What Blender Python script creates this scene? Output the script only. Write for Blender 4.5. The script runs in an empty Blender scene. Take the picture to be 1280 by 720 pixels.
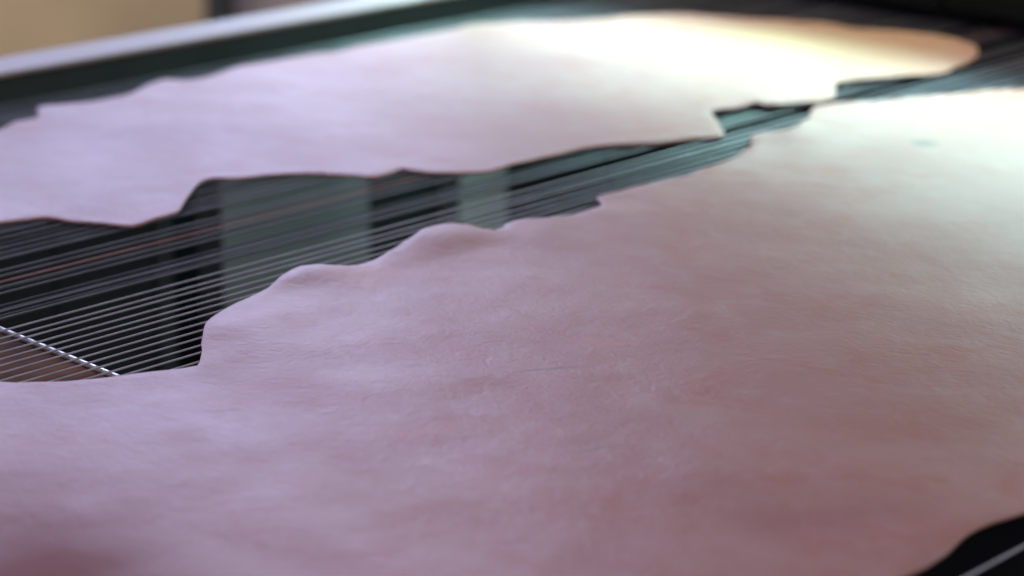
import bpy, bmesh, math, random
import numpy as np
from mathutils import Vector, Matrix, noise
from mathutils.geometry import delaunay_2d_cdt
random.seed(4)
S = bpy.context.scene
COL = S.collection

# ------------------------------------------------------------------ camera
BZ = 0.95                       # height of the string bed above the floor
CAMH = 0.55                     # camera above the bed
FPX, PITCH, AZ = 2780.0, math.radians(17.8), math.radians(44.7)
cam = bpy.data.cameras.new("camera"); camo = bpy.data.objects.new("camera", cam); COL.objects.link(camo)
cam.sensor_width = 36; cam.lens = FPX / 1280 * 36
camo.location = (0, 0, BZ + CAMH)
camo.rotation_euler = (math.pi / 2 - PITCH, 0, AZ)
cam.clip_start = 0.02; cam.clip_end = 60
cam.dof.use_dof = True; cam.dof.focus_distance = 1.66; cam.dof.aperture_fstop = 3.3
cam.dof.aperture_blades = 9
S.camera = camo

# ------------------------------------------------------------------ world, exposure
w = bpy.data.worlds.new("World"); S.world = w; w.use_nodes = True
bg = w.node_tree.nodes["Background"]
bg.inputs[0].default_value = (0.60, 0.56, 0.72, 1); bg.inputs[1].default_value = 0.10
S.view_settings.view_transform = 'Standard'; S.view_settings.look = 'None'
S.view_settings.exposure = 0.10; S.view_settings.gamma = 1
S.render.engine = 'CYCLES'; S.cycles.use_denoising = True; S.cycles.max_bounces = 6

# ------------------------------------------------------------------ lamps
def area(name, loc, target, sx, sy, power, color, spread=180):
    l = bpy.data.lights.new(name, 'AREA'); l.shape = 'RECTANGLE'; l.size = sx; l.size_y = sy
    l.energy = power; l.color = color; l.spread = math.radians(spread)
    o = bpy.data.objects.new(name, l); COL.objects.link(o); o.location = loc
    d = Vector(target) - Vector(loc)
    o.rotation_euler = d.to_track_quat('-Z', 'Y').to_euler()
    return o
# daylight from the hall's windows, beyond and left of the conveyor
def window(name, az, el, dist, width, height, power, color):
    a = AZ - math.radians(az); e = math.radians(el)          # seen by reflection in the bed
    loc = (-math.sin(a) * dist, math.cos(a) * dist, BZ - CAMH + dist * math.tan(e))
    area(name, loc, (-1.5, 1.1, BZ), width, height, power, color)
window("window_light", -14.5, 18, 8.0, 3.0, 2.1, 250, (0.50, 0.58, 1.0))
window("window_light", -1, 18, 8.0, 2.0, 1.9, 50, (0.72, 0.68, 0.98))  # weaker second panel, added to soften the right edge of the daylight
# added overhead fill behind the camera, lifting the hides and background
area("hall_fill", (0.8, -0.6, 4.2), (-2.2, 1.6, 0.9), 2.4, 2.4, 53, (1.0, 0.86, 0.86))
# the lamp bar over the mouth of the spray booth
# hooded lamp bar across the belt just before the spray booth: its hood cuts the pool of light off towards the booth
LAMP = Vector((-1.22, 2.300, BZ + 0.36))
area("bar_lamp_light", LAMP, (-1.22, 1.98, BZ), 2.36, 0.065, 10.0, (0.52, 1.0, 0.97), 80)
# small warm light added at the booth mouth to tint the far hide's tip
area("booth_fill", (-1.62, 2.345, BZ + 0.22), (-1.62, 2.20, BZ), 0.9, 0.05, 0.8, (0.95, 0.88, 0.72), 150)

# added fill lights: under the bed for the side panels, high up for the board
area("underbed_fill", (-1.15, 1.75, BZ - 0.55), (-2.1, 1.5, BZ - 0.35), 0.3, 0.2, 0.95, (0.95, 0.97, 1.0))
area("hall_fill", (-3.2, 1.6, 3.3), (-4.7, 1.9, 0.7), 1.0, 1.0, 55, (1.0, 0.90, 0.80), 110)

# ------------------------------------------------------------------ helpers
def ray(x, y):
    f = Vector((-math.sin(AZ) * math.cos(PITCH), math.cos(AZ) * math.cos(PITCH), -math.sin(PITCH)))
    r = Vector((math.cos(AZ), math.sin(AZ), 0)); u = r.cross(f)
    return f * FPX + r * (x - 640) - u * (y - 360)
def at(x, y, z=0.0):
    d = ray(x, y); t = (z - CAMH) / d.z
    return (d.x * t, d.y * t)
def at_x(x, y, X):              # where the sight line meets the upright plane at X
    d = ray(x, y); t = X / d.x
    return (d.y * t, CAMH + d.z * t)

def mat(name, col, rough=0.5, metal=0.0, var=0.0, scale=8.0, col2=None, bump=0.0, bscale=60.0, spec=0.5, rvar=0.0):
    m = bpy.data.materials.new(name); m.use_nodes = True
    nt = m.node_tree; b = nt.nodes["Principled BSDF"]
    b.inputs["Base Color"].default_value = (*col, 1); b.inputs["Roughness"].default_value = rough
    b.inputs["Metallic"].default_value = metal; b.inputs["Specular IOR Level"].default_value = spec
    tc = nt.nodes.new("ShaderNodeTexCoord")
    if var > 0 or col2:
        n = nt.nodes.new("ShaderNodeTexNoise"); n.inputs["Scale"].default_value = scale; n.inputs["Detail"].default_value = 6
        nt.links.new(tc.outputs["Object"], n.inputs["Vector"])
        r = nt.nodes.new("ShaderNodeValToRGB"); r.color_ramp.elements[0].position = 0.35; r.color_ramp.elements[1].position = 0.65
        c2 = col2 or tuple(c * (1 - var) for c in col)
        r.color_ramp.elements[0].color = (*c2, 1); r.color_ramp.elements[1].color = (*col, 1)
        nt.links.new(n.outputs["Fac"], r.inputs["Fac"]); nt.links.new(r.outputs["Color"], b.inputs["Base Color"])
        if rvar:
            mr = nt.nodes.new("ShaderNodeMapRange"); mr.inputs[3].default_value = rough - rvar; mr.inputs[4].default_value = rough + rvar
            nt.links.new(n.outputs["Fac"], mr.inputs[0]); nt.links.new(mr.outputs[0], b.inputs["Roughness"])
    if bump > 0:
        n = nt.nodes.new("ShaderNodeTexNoise"); n.inputs["Scale"].default_value = bscale; n.inputs["Detail"].default_value = 4
        nt.links.new(tc.outputs["Object"], n.inputs["Vector"])
        bp = nt.nodes.new("ShaderNodeBump"); bp.inputs["Strength"].default_value = 1; bp.inputs["Distance"].default_value = bump
        nt.links.new(n.outputs["Fac"], bp.inputs["Height"]); nt.links.new(bp.outputs[0], b.inputs["Normal"])
    return m

def leather(name, seed, spots):
    """Damp, tacky finished hide: pink flesh tones, reddish veins, pale film, fine grain."""
    m = bpy.data.materials.new(name); m.use_nodes = True
    nt = m.node_tree; N = nt.nodes; L = nt.links; b = N["Principled BSDF"]
    tc = N.new("ShaderNodeTexCoord")
    mp = N.new("ShaderNodeMapping"); mp.inputs["Location"].default_value = (seed * 3.1, seed * 1.7, 0)
    mp.inputs["Rotation"].default_value = (0, 0, math.radians(-40)); mp.inputs["Scale"].default_value = (1.0, 1.35, 1)
    L.new(tc.outputs["Object"], mp.inputs["Vector"])
    def nz(scale, det, dist=0.0, rough=0.55):
        n = N.new("ShaderNodeTexNoise"); n.inputs["Scale"].default_value = scale; n.inputs["Detail"].default_value = det
        n.inputs["Distortion"].default_value = dist; n.inputs["Roughness"].default_value = rough
        L.new(mp.outputs[0], n.inputs["Vector"]); return n.outputs["Fac"]
    def ramp(src, p0, p1):
        r = N.new("ShaderNodeMapRange"); r.interpolation_type = 'SMOOTHSTEP'
        r.inputs[1].default_value = p0; r.inputs[2].default_value = p1; L.new(src, r.inputs[0]); return r.outputs[0]
    def mix(f, a, c, fs=1.0):
        x = N.new("ShaderNodeMix"); x.data_type = 'RGBA'
        if fs != 1.0:
            mm = N.new("ShaderNodeMath"); mm.operation = 'MULTIPLY'; mm.inputs[1].default_value = fs; L.new(f, mm.inputs[0]); f = mm.outputs[0]
        L.new(f, x.inputs["Factor"])
        if isinstance(a, tuple): x.inputs["A"].default_value = (*a, 1)
        else: L.new(a, x.inputs["A"])
        if isinstance(c, tuple): x.inputs["B"].default_value = (*c, 1)
        else: L.new(c, x.inputs["B"])
        return x.outputs["Result"]
    base = mix(ramp(nz(2.6, 4), 0.35, 0.68), (0.47, 0.215, 0.19), (0.54, 0.29, 0.255))
    c1 = mix(ramp(nz(14, 6, 0.8), 0.50, 0.68), base, (0.50, 0.165, 0.12), 0.42)         # reddish blotches
    c2 = mix(ramp(nz(30, 6, 0.5), 0.48, 0.72), c1, (0.58, 0.42, 0.41), 0.2)             # pale film
    c3 = mix(ramp(nz(55, 5, 0.8), 0.60, 0.76), c2, (0.36, 0.18, 0.15), 0.28)             # small dark flecks
    out = c3; dull = None
    for (sx, sy, ang, la, lb, col, k) in spots:                                          # scars, stains and tints in their own place; the corner spot paints in shade
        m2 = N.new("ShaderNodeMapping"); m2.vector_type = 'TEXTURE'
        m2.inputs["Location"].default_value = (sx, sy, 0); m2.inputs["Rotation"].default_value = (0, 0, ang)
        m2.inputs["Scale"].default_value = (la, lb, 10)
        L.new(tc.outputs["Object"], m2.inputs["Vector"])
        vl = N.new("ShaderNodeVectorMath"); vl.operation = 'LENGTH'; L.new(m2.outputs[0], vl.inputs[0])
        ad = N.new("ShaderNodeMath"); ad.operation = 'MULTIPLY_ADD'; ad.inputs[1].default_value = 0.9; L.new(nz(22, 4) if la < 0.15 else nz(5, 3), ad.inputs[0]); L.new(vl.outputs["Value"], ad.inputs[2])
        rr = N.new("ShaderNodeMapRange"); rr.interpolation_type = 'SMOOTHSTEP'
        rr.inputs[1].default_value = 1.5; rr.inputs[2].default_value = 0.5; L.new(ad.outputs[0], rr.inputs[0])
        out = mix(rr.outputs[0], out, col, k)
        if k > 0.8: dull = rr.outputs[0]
    L.new(out, b.inputs["Base Color"])
    ro = N.new("ShaderNodeMapRange"); ro.inputs[1].default_value = 0.3; ro.inputs[2].default_value = 0.7
    ro.inputs[3].default_value = 0.46; ro.inputs[4].default_value = 0.53; L.new(nz(8, 5), ro.inputs[0]); L.new(ro.outputs[0], b.inputs["Roughness"])
    sp = N.new("ShaderNodeMapRange"); sp.inputs[3].default_value = 0.42; sp.inputs[4].default_value = 0.04   # shine cut within the painted corner shade
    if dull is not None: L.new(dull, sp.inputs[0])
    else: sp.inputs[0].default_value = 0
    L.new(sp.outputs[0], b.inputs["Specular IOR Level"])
    b.inputs["Subsurface Weight"].default_value = 0.06; b.inputs["Subsurface Radius"].default_value = (0.006, 0.002, 0.001)
    h1 = N.new("ShaderNodeMath"); h1.operation = 'MULTIPLY_ADD'; h1.inputs[1].default_value = 0.35
    L.new(nz(260, 3, 0.2), h1.inputs[0]); L.new(nz(60, 5, 1.2), h1.inputs[2])
    bp = N.new("ShaderNodeBump"); bp.inputs["Strength"].default_value = 1; bp.inputs["Distance"].default_value = 0.0006
    L.new(h1.outputs[0], bp.inputs["Height"]); L.new(bp.outputs[0], b.inputs["Normal"])
    return m

def link(name, me, m, parent=None, loc=(0, 0, 0)):
    o = bpy.data.objects.new(name, me); COL.objects.link(o); o.location = loc
    if m is not None and not me.materials: me.materials.append(m)
    if parent: o.parent = parent
    return o
def thing(name, label, cat, loc=(0, 0, 0), group=None):
    o = bpy.data.objects.new(name, None); COL.objects.link(o); o.location = loc; o.empty_display_size = 0.1
    o["label"] = label; o["category"] = cat
    if group: o["group"] = group
    return o
def box_me(x0, x1, y0, y1, z0, z1, bev=0.003, name="box"):
    bm = bmesh.new(); bmesh.ops.create_cube(bm, size=1)
    bmesh.ops.scale(bm, vec=(x1 - x0, y1 - y0, z1 - z0), verts=bm.verts)
    bmesh.ops.translate(bm, vec=((x0 + x1) / 2, (y0 + y1) / 2, (z0 + z1) / 2), verts=bm.verts)
    if bev: bmesh.ops.bevel(bm, geom=bm.edges[:], offset=bev, segments=2, affect='EDGES', profile=0.5)
    me = bpy.data.meshes.new(name); bm.to_mesh(me); bm.free(); return me
def cyl_me(r, p0, p1, n=12, name="rod"):
    p0, p1 = Vector(p0), Vector(p1); d = p1 - p0
    bm = bmesh.new(); bmesh.ops.create_cone(bm, cap_ends=True, segments=n, radius1=r, radius2=r, depth=d.length)
    bmesh.ops.transform(bm, matrix=Matrix.Translation((p0 + p1) / 2) @ d.to_track_quat('Z', 'Y').to_matrix().to_4x4(), verts=bm.verts)
    for f in bm.faces: f.smooth = len(f.verts) == 4
    me = bpy.data.meshes.new(name); bm.to_mesh(me); bm.free(); return me
def panel_me(x0, x1, y0, y1, z0, z1, d=0.0, holes=()):
    return box_me(x0, x1, y0, y1, z0, z1, 0.002)

# ------------------------------------------------------------------ materials
M = dict(
    string=mat("polyester_string", (0.22, 0.215, 0.255), 0.42, 0.0, 0.25, 30, spec=0.7),
    string_clean=mat("clean_polyester_string", (0.52, 0.51, 0.60), 0.36, 0.0, 0.2, 30, spec=0.8),
    string_low=mat("dirty_string", (0.11, 0.12, 0.14), 0.45, 0, 0.3, 25),
    string_pink=mat("stained_string", (0.50, 0.27, 0.25), 0.4, 0, 0.2, 25),
    rail_top=mat("skylit_rail_top", (0.40, 0.30, 0.26), 0.55, 0.0, 0.15, 14, bump=0.0004, bscale=25, spec=0.5, rvar=0.05),  # pale tone paints in sky light on the green rail's top face
    rail=mat("dark_green_enamel", (0.018, 0.030, 0.026), 0.55, 0, 0.35, 9, bump=0.0004, bscale=30),
    green=mat("machine_green_paint", (0.33, 0.36, 0.36), 0.5, 0, 0.25, 5, bump=0.0006, bscale=30),
    green_light=mat("pale_green_paint", (0.50, 0.57, 0.55), 0.5, 0, 0.15, 6),
    black=mat("black_rubber", (0.008, 0.009, 0.010), 0.75, 0, 0.3, 10, spec=0.2),
    dark=mat("dark_steel", (0.02, 0.024, 0.026), 0.6, 0.0, 0.3, 10, spec=0.3),
    rust=mat("rusty_tray", (0.24, 0.115, 0.07), 0.85, 0, 0, 14, col2=(0.05, 0.035, 0.03), spec=0.08, bump=0.002, bscale=40),
    zinc=mat("bright_zinc", (0.86, 0.88, 0.92), 0.28, 0.35, 0.1, 60, spec=0.8),
    ply=mat("plywood", (0.60, 0.48, 0.33), 0.6, 0, 0.18, 3),
    wall=mat("mauve_plaster", (0.75, 0.66, 0.70), 0.9, 0, 0.1, 2),
    floor=mat("concrete", (0.16, 0.15, 0.15), 0.75, 0, 0.3, 2, bump=0.002, bscale=20),
    post=mat("grey_steel", (0.06, 0.07, 0.08), 0.5, 0.2, 0.2, 5),
    tube=mat("lamp_housing", (0.6, 0.62, 0.6), 0.4, 0.3, 0.1, 5),
)

# ------------------------------------------------------------------ setting
fl = link("floor", box_me(-8, 5, -4, 9, -0.1, 0, 0), M["floor"]); fl["kind"] = "structure"
wl = link("back_wall", box_me(-8.2, -8.0, -4, 9, 0.0, 3.6, 0), M["wall"]); wl["kind"] = "structure"

# ------------------------------------------------------------------ string conveyor
RX = -2.09                       # inner face of the far rail
conv = thing("string_conveyor", "long conveyor of taut parallel grey strings in a dark green frame, under the hides", "conveyor", (0, 0, BZ))
Y0, Y1 = -1.6, 4.6
rail_end = 5.2
me = box_me(RX - 0.066, RX, Y0 - 0.1, rail_end, -0.11, 0.0215, 0.003)
link("rail", me, M["rail"], conv)
link("rail_cap", box_me(RX - 0.070, RX + 0.003, Y0 - 0.1, rail_end, 0.0220, 0.0275, 0.0015), M["rail_top"], conv)
link("rail", box_me(-0.05, 0.02, Y0 - 0.1, rail_end, -0.11, 0.0215, 0.003), M["rail"], conv)
for yy in (Y0, Y1):
    link("roller", cyl_me(0.065, (RX + 0.002, yy, -0.0665), (-0.052, yy, -0.0665), 40), M["dark"], conv)

SP = 0.0135; SR = 0.00085
proto = cyl_me(SR, (0, Y0, 0), (0, Y1, 0), 8, "string")
proto.materials.append(None)
def string(x, z, m, dz=0.0):
    o = bpy.data.objects.new("string", proto); COL.objects.link(o); o.parent = conv
    o.location = (x, 0, z); o.material_slots[0].link = 'OBJECT'; o.material_slots[0].material = m
    return o
X0 = at(120, 468)[0]
missing = [at(120, 371)[0], at(120, 341)[0], at(120, 297)[0]]
corner = at(1250, 698)[0]
pink = [at(120, 322)[0]]
nstr = 0
k0 = int((-2.06 - X0) / SP)
for k in range(k0, k0 + 146):
    x = X0 + k * SP
    if any(abs(x - q) < SP * 0.5 for q in missing): continue
    if x > corner - 0.045 and x < corner + 0.03 and abs(x - corner) > SP * 0.5: continue
    if abs(x - corner) <= SP * 0.5: x = corner
    m = M["zinc"] if x == corner else M["string_pink"] if any(abs(x - q) < SP * 0.5 for q in pink) else M[random.choice(("string", "string", "string", "string_low")) if x < at(120, 376)[0] else "string_clean"]
    string(x + random.uniform(-0.0012, 0.0012), -0.0012 + random.uniform(-0.0006, 0), m); nstr += 1
for k in range(46):              # stray strings that have slipped in beside others
    x = -2.05 + random.random() * 0.62
    if any(abs(x - q) < SP * 0.6 for q in missing): continue
    string(x, -0.004 - random.uniform(0, 0.002), M["string_low"]); nstr += 1

# side frame of the machine, under the far rail, seen between the strings
def yx(px, py=300): return at_x(px, py, RX - 0.02)[0]
def side_panel(px0, px1, m, name, proud=0.0, z1=-0.112, z0=-0.78):
    return link(name, box_me(RX - 0.06, RX - 0.012 + proud, yx(px0), yx(px1), z0, z1, 0.003), m, conv)
side_panel(-420, 60, M["dark"], "side_panel")
side_panel(62, 188, M["dark"], "side_panel", -0.004)
side_panel(272, 458, M["green"], "side_panel")
side_panel(460, 552, M["rail"], "side_panel", -0.006)
side_panel(562, 622, M["green_light"], "upright", 0.012)
side_panel(190, 214, M["rail"], "upright", -0.004)
side_panel(630, 757, M["rail"], "side_panel", -0.006)
side_panel(760, 1000, M["rail"], "side_panel", -0.006)
link("back_plate", box_me(RX - 0.30, RX - 0.28, -1.5, 5.0, -0.80, -0.112, 0.002), M["black"], conv)
link("drip_pan", box_me(RX - 0.28, -0.05, -1.5, 5.0, -0.80, -0.782, 0.002), M["black"], conv)
for yy in (-1.45, 1.2, 3.9):
    for xx in (RX - 0.07, -0.04):
        link("leg", box_me(xx, xx + 0.05, yy, yy + 0.05, -BZ, -0.80 if yy == 1.2 or xx < -1 else -0.112, 0.003), M["rail"], conv)

# rusty cross plate with a bright rod along its edge
RY = at(80, 435)[1]
rx1 = at(200, 484)[0]
plate = link("cross_plate", box_me(-2.05, -0.30, RY - 0.30, RY - 0.0026, -0.013, -0.0070, 0.001), M["rust"], conv)
link("edge_rod", cyl_me(0.0023, (-2.05, RY, -0.0060), (-0.30, RY, -0.0060), 14), M["zinc"], conv)

# ------------------------------------------------------------------ spray booth
CY = 2.40
booth = thing("spray_booth", "black spray booth whose dark rubber curtain hangs just above the strings at the far end", "booth", (0, 0, BZ))
link("side_wall", box_me(RX - 0.02, RX + 0.025, CY - 0.001, CY + 1.8, 0.091, 1.15, 0.004), M["black"], booth)
link("sill_plate", box_me(RX - 0.02, RX + 0.025, at_x(706, 10, RX)[0], CY + 1.8, 0.030, 0.09, 0.004), M["black"], booth)
link("side_bracket", box_me(RX - 0.07, RX - 0.021, at_x(596, 10, RX)[0], at_x(640, 10, RX)[0], 0.029, 0.12, 0.004), M["dark"], booth)
link("side_wall", box_me(-0.08, -0.05, CY, CY + 1.8, 0.030, 1.15, 0.004), M["black"], booth)
link("roof", box_me(RX - 0.02, -0.05, CY + 0.0, CY + 1.8, 1.151, 1.18, 0.004), M["black"], booth)
link("back_panel", box_me(RX + 0.026, -0.081, CY + 1.77, CY + 1.8, 0.03, 1.15, 0.004), M["black"], booth)
n = 13; xw = (-0.085 - (RX + 0.03)) / n
for i in range(n):
    xa = RX + 0.03 + i * xw
    link("curtain_strip", box_me(xa + 0.001, xa + xw - 0.001, CY + (i % 2) * 0.006, CY + 0.004 + (i % 2) * 0.006, 0.016, 1.14, 0.001), M["black"], booth)
lamp = thing("lamp_bar", "hooded white lamp bar above the belt just before the black spray booth", "lamp", (0, 0, BZ))
lz = LAMP.z - BZ
link("housing", box_me(-2.41, -0.04, LAMP.y - 0.02, LAMP.y + 0.035, lz + 0.022, lz + 0.05, 0.004), M["tube"], lamp)
link("hood", box_me(-2.41, -0.04, 2.336, 2.340, lz - 0.108, lz + 0.05, 0.001), M["dark"], lamp)
link("hood_lip", box_me(-2.41, -0.04, 2.269, 2.340, lz - 0.112, lz - 0.109, 0.0005), M["dark"], lamp)
for xx in (-2.0, -0.1):
    link("bracket", box_me(xx, xx + 0.02, 2.3415, 2.399, lz + 0.02, lz + 0.04, 0.002), M["dark"], lamp)

# ------------------------------------------------------------------ far side of the hall
by = thing("plywood_board", "tan plywood board standing on edge beyond the far rail", "board", (0, 0, 0))
bx = -4.6
def yb(px): return at_x(px, 20, bx)[0]
yA, yB = yb(-420), yb(258)
nb = 3
for i in range(nb):
    a = yA + (yB - yA) * i / nb; b_ = yA + (yB - yA) * (i + 1) / nb
    link("panel", box_me(bx - 0.018, bx, a + 0.002, b_ - 0.002, 0.0, 1.9, 0.002), M["ply"], by)
ps = link("steel_post", box_me(bx - 0.05, bx + 0.03, yb(264), yb(286), 0, 2.6, 0.005), M["post"])
ps["label"] = "dark grey steel post at the right edge of the tan plywood board"; ps["category"] = "post"
cab = link("wall_cabinet", box_me(bx - 0.7, bx - 0.2, yb(300), yb(900), 0, 1.5, 0.01), M["wall"])
cab["label"] = "pale mauve metal cabinet behind the far rail right of the post"; cab["category"] = "cabinet"

# ------------------------------------------------------------------ hides
def smooth_outline(px, step=0.010):
    P = np.array([at(*q, 0.0045) for q in px]); n = len(P); out = []
    for i in range(n):
        p0, p1, p2, p3 = P[i - 1], P[i], P[(i + 1) % n], P[(i + 2) % n]
        k = max(1, int(np.linalg.norm(p2 - p1) / step))
        for j in range(k):
            t = j / k
            a = 0.5 * ((2 * p1) + (-p0 + p2) * t + (2 * p0 - 5 * p1 + 4 * p2 - p3) * t * t + (-p0 + 3 * p1 - 3 * p2 + p3) * t ** 3)
            lin = p1 + (p2 - p1) * t
            out.append(a * 0.75 + lin * 0.25)
    out = np.array(out)
    for i, q in enumerate(out):
        v = noise.noise_vector(Vector((q[0] * 45, q[1] * 45, 0)))
        out[i] = q + np.array([v.x, v.y]) * 0.0012
    return out
def inside(P, poly):
    r = np.zeros(len(P), bool); n = len(poly); x, y = P[:, 0], P[:, 1]
    for i in range(n):
        x1, y1 = poly[i]; x2, y2 = poly[(i + 1) % n]
        if y1 == y2: continue
        r ^= ((y1 > y) != (y2 > y)) & (x < (x2 - x1) * (y - y1) / (y2 - y1) + x1)
    return r
def dist(P, poly):
    d = np.full(len(P), 9.0)
    for i in range(len(poly)):
        a, b = poly[i], poly[(i + 1) % len(poly)]; ab = b - a; L2 = ab @ ab
        if L2 < 1e-12: continue
        t = np.clip(((P - a) @ ab) / L2, 0, 1)
        d = np.minimum(d, np.hypot(*(P - a - t[:, None] * ab).T))
    return d
def hide(name, px, m, bumps, seed, label, thick=0.0022, grid=0.0105):
    poly = smooth_outline(px)
    lo, hi = poly.min(0), poly.max(0)
    gx, gy = np.meshgrid(np.arange(lo[0], hi[0], grid), np.arange(lo[1], hi[1], grid))
    gx[1::2] += grid / 2
    G = np.c_[gx.ravel(), gy.ravel()]; G = G[inside(G, poly)]
    G = G[dist(G, poly) > grid * 0.45]
    V = np.vstack([poly, G]); nb = len(poly)
    res = delaunay_2d_cdt([Vector(v) for v in V], [], [list(range(nb))], 1, 1e-7)
    v2 = np.array([(v.x, v.y) for v in res[0]]); D = dist(v2, poly)
    co = []
    for (x, y), d in zip(v2, D):
        p = Vector((x, y, seed * 7.3))
        z = 0.0016
        z += 0.0012 * max(0, noise.noise(p * 4.2) + 0.12)
        z += 0.0008 * noise.noise(p * 13) * min(1, d / 0.03)
        z += 0.0005 * noise.noise(p * 38)
        z += 0.0016 * noise.noise(p * 27) * math.exp(-(d / 0.045) ** 2)             # puckered border
        e = math.exp(-(d / 0.013) ** 2)
        z += e * 0.0032 * max(0, noise.noise(p * 9 + Vector((5, 5, 5))) + 0.05)     # curled rim
        for (bx_, by_, r1, r2, ang, hgt) in bumps:
            dx, dy = x - bx_, y - by_
            u = (dx * math.cos(ang) + dy * math.sin(ang)) / r1; v_ = (-dx * math.sin(ang) + dy * math.cos(ang)) / r2
            q = u * u + v_ * v_
            if q < 9: z += hgt * math.exp(-q)
        co.append((x, y, max(z, 0.0008) + thick))
    me = bpy.data.meshes.new(name)
    faces = [tuple(f) for f in res[2]]
    me.from_pydata(co, [], faces); me.update()
    bm = bmesh.new(); bm.from_mesh(me)
    bmesh.ops.recalc_face_normals(bm, faces=bm.faces)
    if sum(f.normal.z for f in bm.faces) < 0: bmesh.ops.reverse_faces(bm, faces=bm.faces)
    for f in bm.faces: f.smooth = True
    bm.to_mesh(me); bm.free()
    o = link(name, me, m, None, (0, 0, BZ))
    s = o.modifiers.new("thickness", 'SOLIDIFY'); s.thickness = thick; s.offset = -1
    bv = o.modifiers.new("edge", 'BEVEL'); bv.width = 0.0006; bv.segments = 2; bv.limit_method = 'ANGLE'; bv.angle_limit = math.radians(50)
    o["label"] = label; o["category"] = "hide"; o["group"] = "leather hides laid out on the strings"
    return o

farpx = [(-150, 262), (-60, 284), (0, 277), (25, 273), (60, 271), (95, 276), (130, 279), (165, 284), (195, 276), (222, 268), (235, 250), (250, 231),
         (268, 225), (300, 223), (335, 218), (365, 216), (400, 215), (440, 217), (470, 219), (488, 214), (502, 208), (520, 211), (545, 214),
         (575, 214), (605, 213), (625, 208), (655, 200), (690, 192), (730, 183), (770, 179), (820, 176), (860, 172), (904, 167), (899, 155), (890, 138),
         (915, 136), (945, 129), (957, 132), (985, 130), (1012, 127), (1043, 120), (1046, 102), (1087, 98), (1117, 95), (1162, 93), (1180, 91), (1193, 83), (1215, 73),
         (1223, 65), (1219, 57), (1198, 49), (1150, 42), (1094, 37), (1062, 35), (1035, 29), (926, 23), (858, 17), (813, 17), (745, 23), (700, 26), (634, 29),
         (594, 31), (564, 37), (512, 47), (447, 58), (427, 63), (367, 72), (300, 82), (280, 89), (253, 97), (230, 99), (207, 98), (187, 104), (160, 117), (117, 126),
         (50, 132), (47, 145), (20, 151), (0, 160), (-80, 178), (-200, 215)]
nearpx = [(-260, 500), (-120, 470), (-40, 474), (0, 477), (60, 478), (100, 475), (150, 470), (190, 464), (225, 460), (247, 457), (251, 445), (252, 425), (258, 408),
          (270, 395), (285, 385), (310, 372), (335, 360), (352, 349), (375, 340), (395, 337), (420, 337), (450, 331), (480, 319), (517, 300), (542, 286),
          (567, 281), (589, 283), (617, 290), (644, 276), (689, 272), (728, 264), (753, 255), (745, 247), (769, 240), (808, 230), (850, 220), (885, 210),
          (909, 202), (926, 194), (929, 189), (939, 184), (939, 171), (964, 167), (985, 166), (1000, 159), (1004, 152), (1012, 147), (1014, 136), (1022, 131), (1046, 127),
          (1101, 126), (1132, 121), (1182, 117), (1213, 114), (1243, 112), (1280, 111), (1400, 108), (1500, 130), (1560, 200), (1540, 300), (1560, 400), (1500, 520), (1400, 600), (1330, 626), (1280, 641),
          (1240, 653), (1210, 667), (1185, 690), (1160, 707), (1130, 720), (1080, 745), (1000, 800), (850, 870), (600, 900), (300, 930), (0, 900), (-250, 820), (-330, 650)]
def B(px, py, r1, r2, deg, h):     # bump placed on the bed; axis given against the picture's horizontal
    x, y = at(px, py); return (x, y, r1, r2, AZ + math.radians(deg), h)
def Sp(px, py, la, lb, deg, col, k):
    x, y = at(px, py); return (x, y, AZ + math.radians(deg), la, lb, col, k)
red = (0.47, 0.20, 0.15)
near_sp = [Sp(455, 352, .05, .05, 10, (0.58, 0.27, 0.18), .6), Sp(590, 325, .05, .04, 0, red, .45), Sp(1155, 185, .020, .022, 0, (0.15, 0.12, 0.11), .79), Sp(250, 448, .03, .03, 20, (0.55, 0.25, 0.18), .6),
           Sp(690, 468, .045, .004, 12, (0.20, 0.12, 0.12), .6), Sp(745, 568, .022, .003, 30, (0.20, 0.12, 0.12), .7), Sp(760, 435, .025, .012, 8, (0.60, 0.26, 0.20), .7),
           Sp(1020, 655, .09, .03, 15, (0.42, 0.17, 0.15), .6), Sp(1100, 540, .12, .05, 5, red, .5), Sp(540, 545, .05, .02, 12, (0.55, 0.24, 0.17), .5), Sp(0, 745, .17, .21, 0, (0.27, 0.075, 0.045), .96),  # last spot paints shade and lost sheen into the bottom-left corner
           Sp(860, 525, .03, .01, 5, (0.5, 0.3, 0.24), .6), Sp(770, 265, .04, .04, 5, (0.6, 0.33, 0.26), .5)]
far_sp = [Sp(560, 170, .14, .12, 0, red, .45), Sp(1060, 50, .42, .30, 6, (0.58, 0.37, 0.21), .79), Sp(330, 200, .15, .05, 5, red, .25), Sp(60, 160, .08, .05, 5, red, .25)]
near_b = [B(600, 318, .05, .045, 5, -.004), B(545, 305, .045, .04, 20, .007), B(660, 300, .04, .05, 0, .003), B(395, 350, .035, .03, 15, .006),
          B(60, 640, .14, .16, 10, .006), B(30, 760, .12, .16, 10, -.010), B(1020, 650, .08, .03, 20, -.0012), B(560, 480, .09, .025, 12, .0012),
          B(850, 600, .16, .05, 12, .001), B(300, 420, .05, .05, 0, .003), B(1000, 175, .06, .05, 0, .003)]
far_b = [B(520, 190, .16, .09, 0, -.004), B(180, 250, .08, .08, 0, .003), B(800, 60, .2, .1, 5, .003)]
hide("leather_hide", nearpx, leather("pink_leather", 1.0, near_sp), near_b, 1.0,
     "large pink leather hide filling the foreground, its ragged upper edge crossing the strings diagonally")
hide("leather_hide", farpx, leather("tan_leather", 2.3, far_sp), far_b, 2.0,
     "farther leather hide beside the green rail, with a tan tip at its far right")
print("strings", nstr)
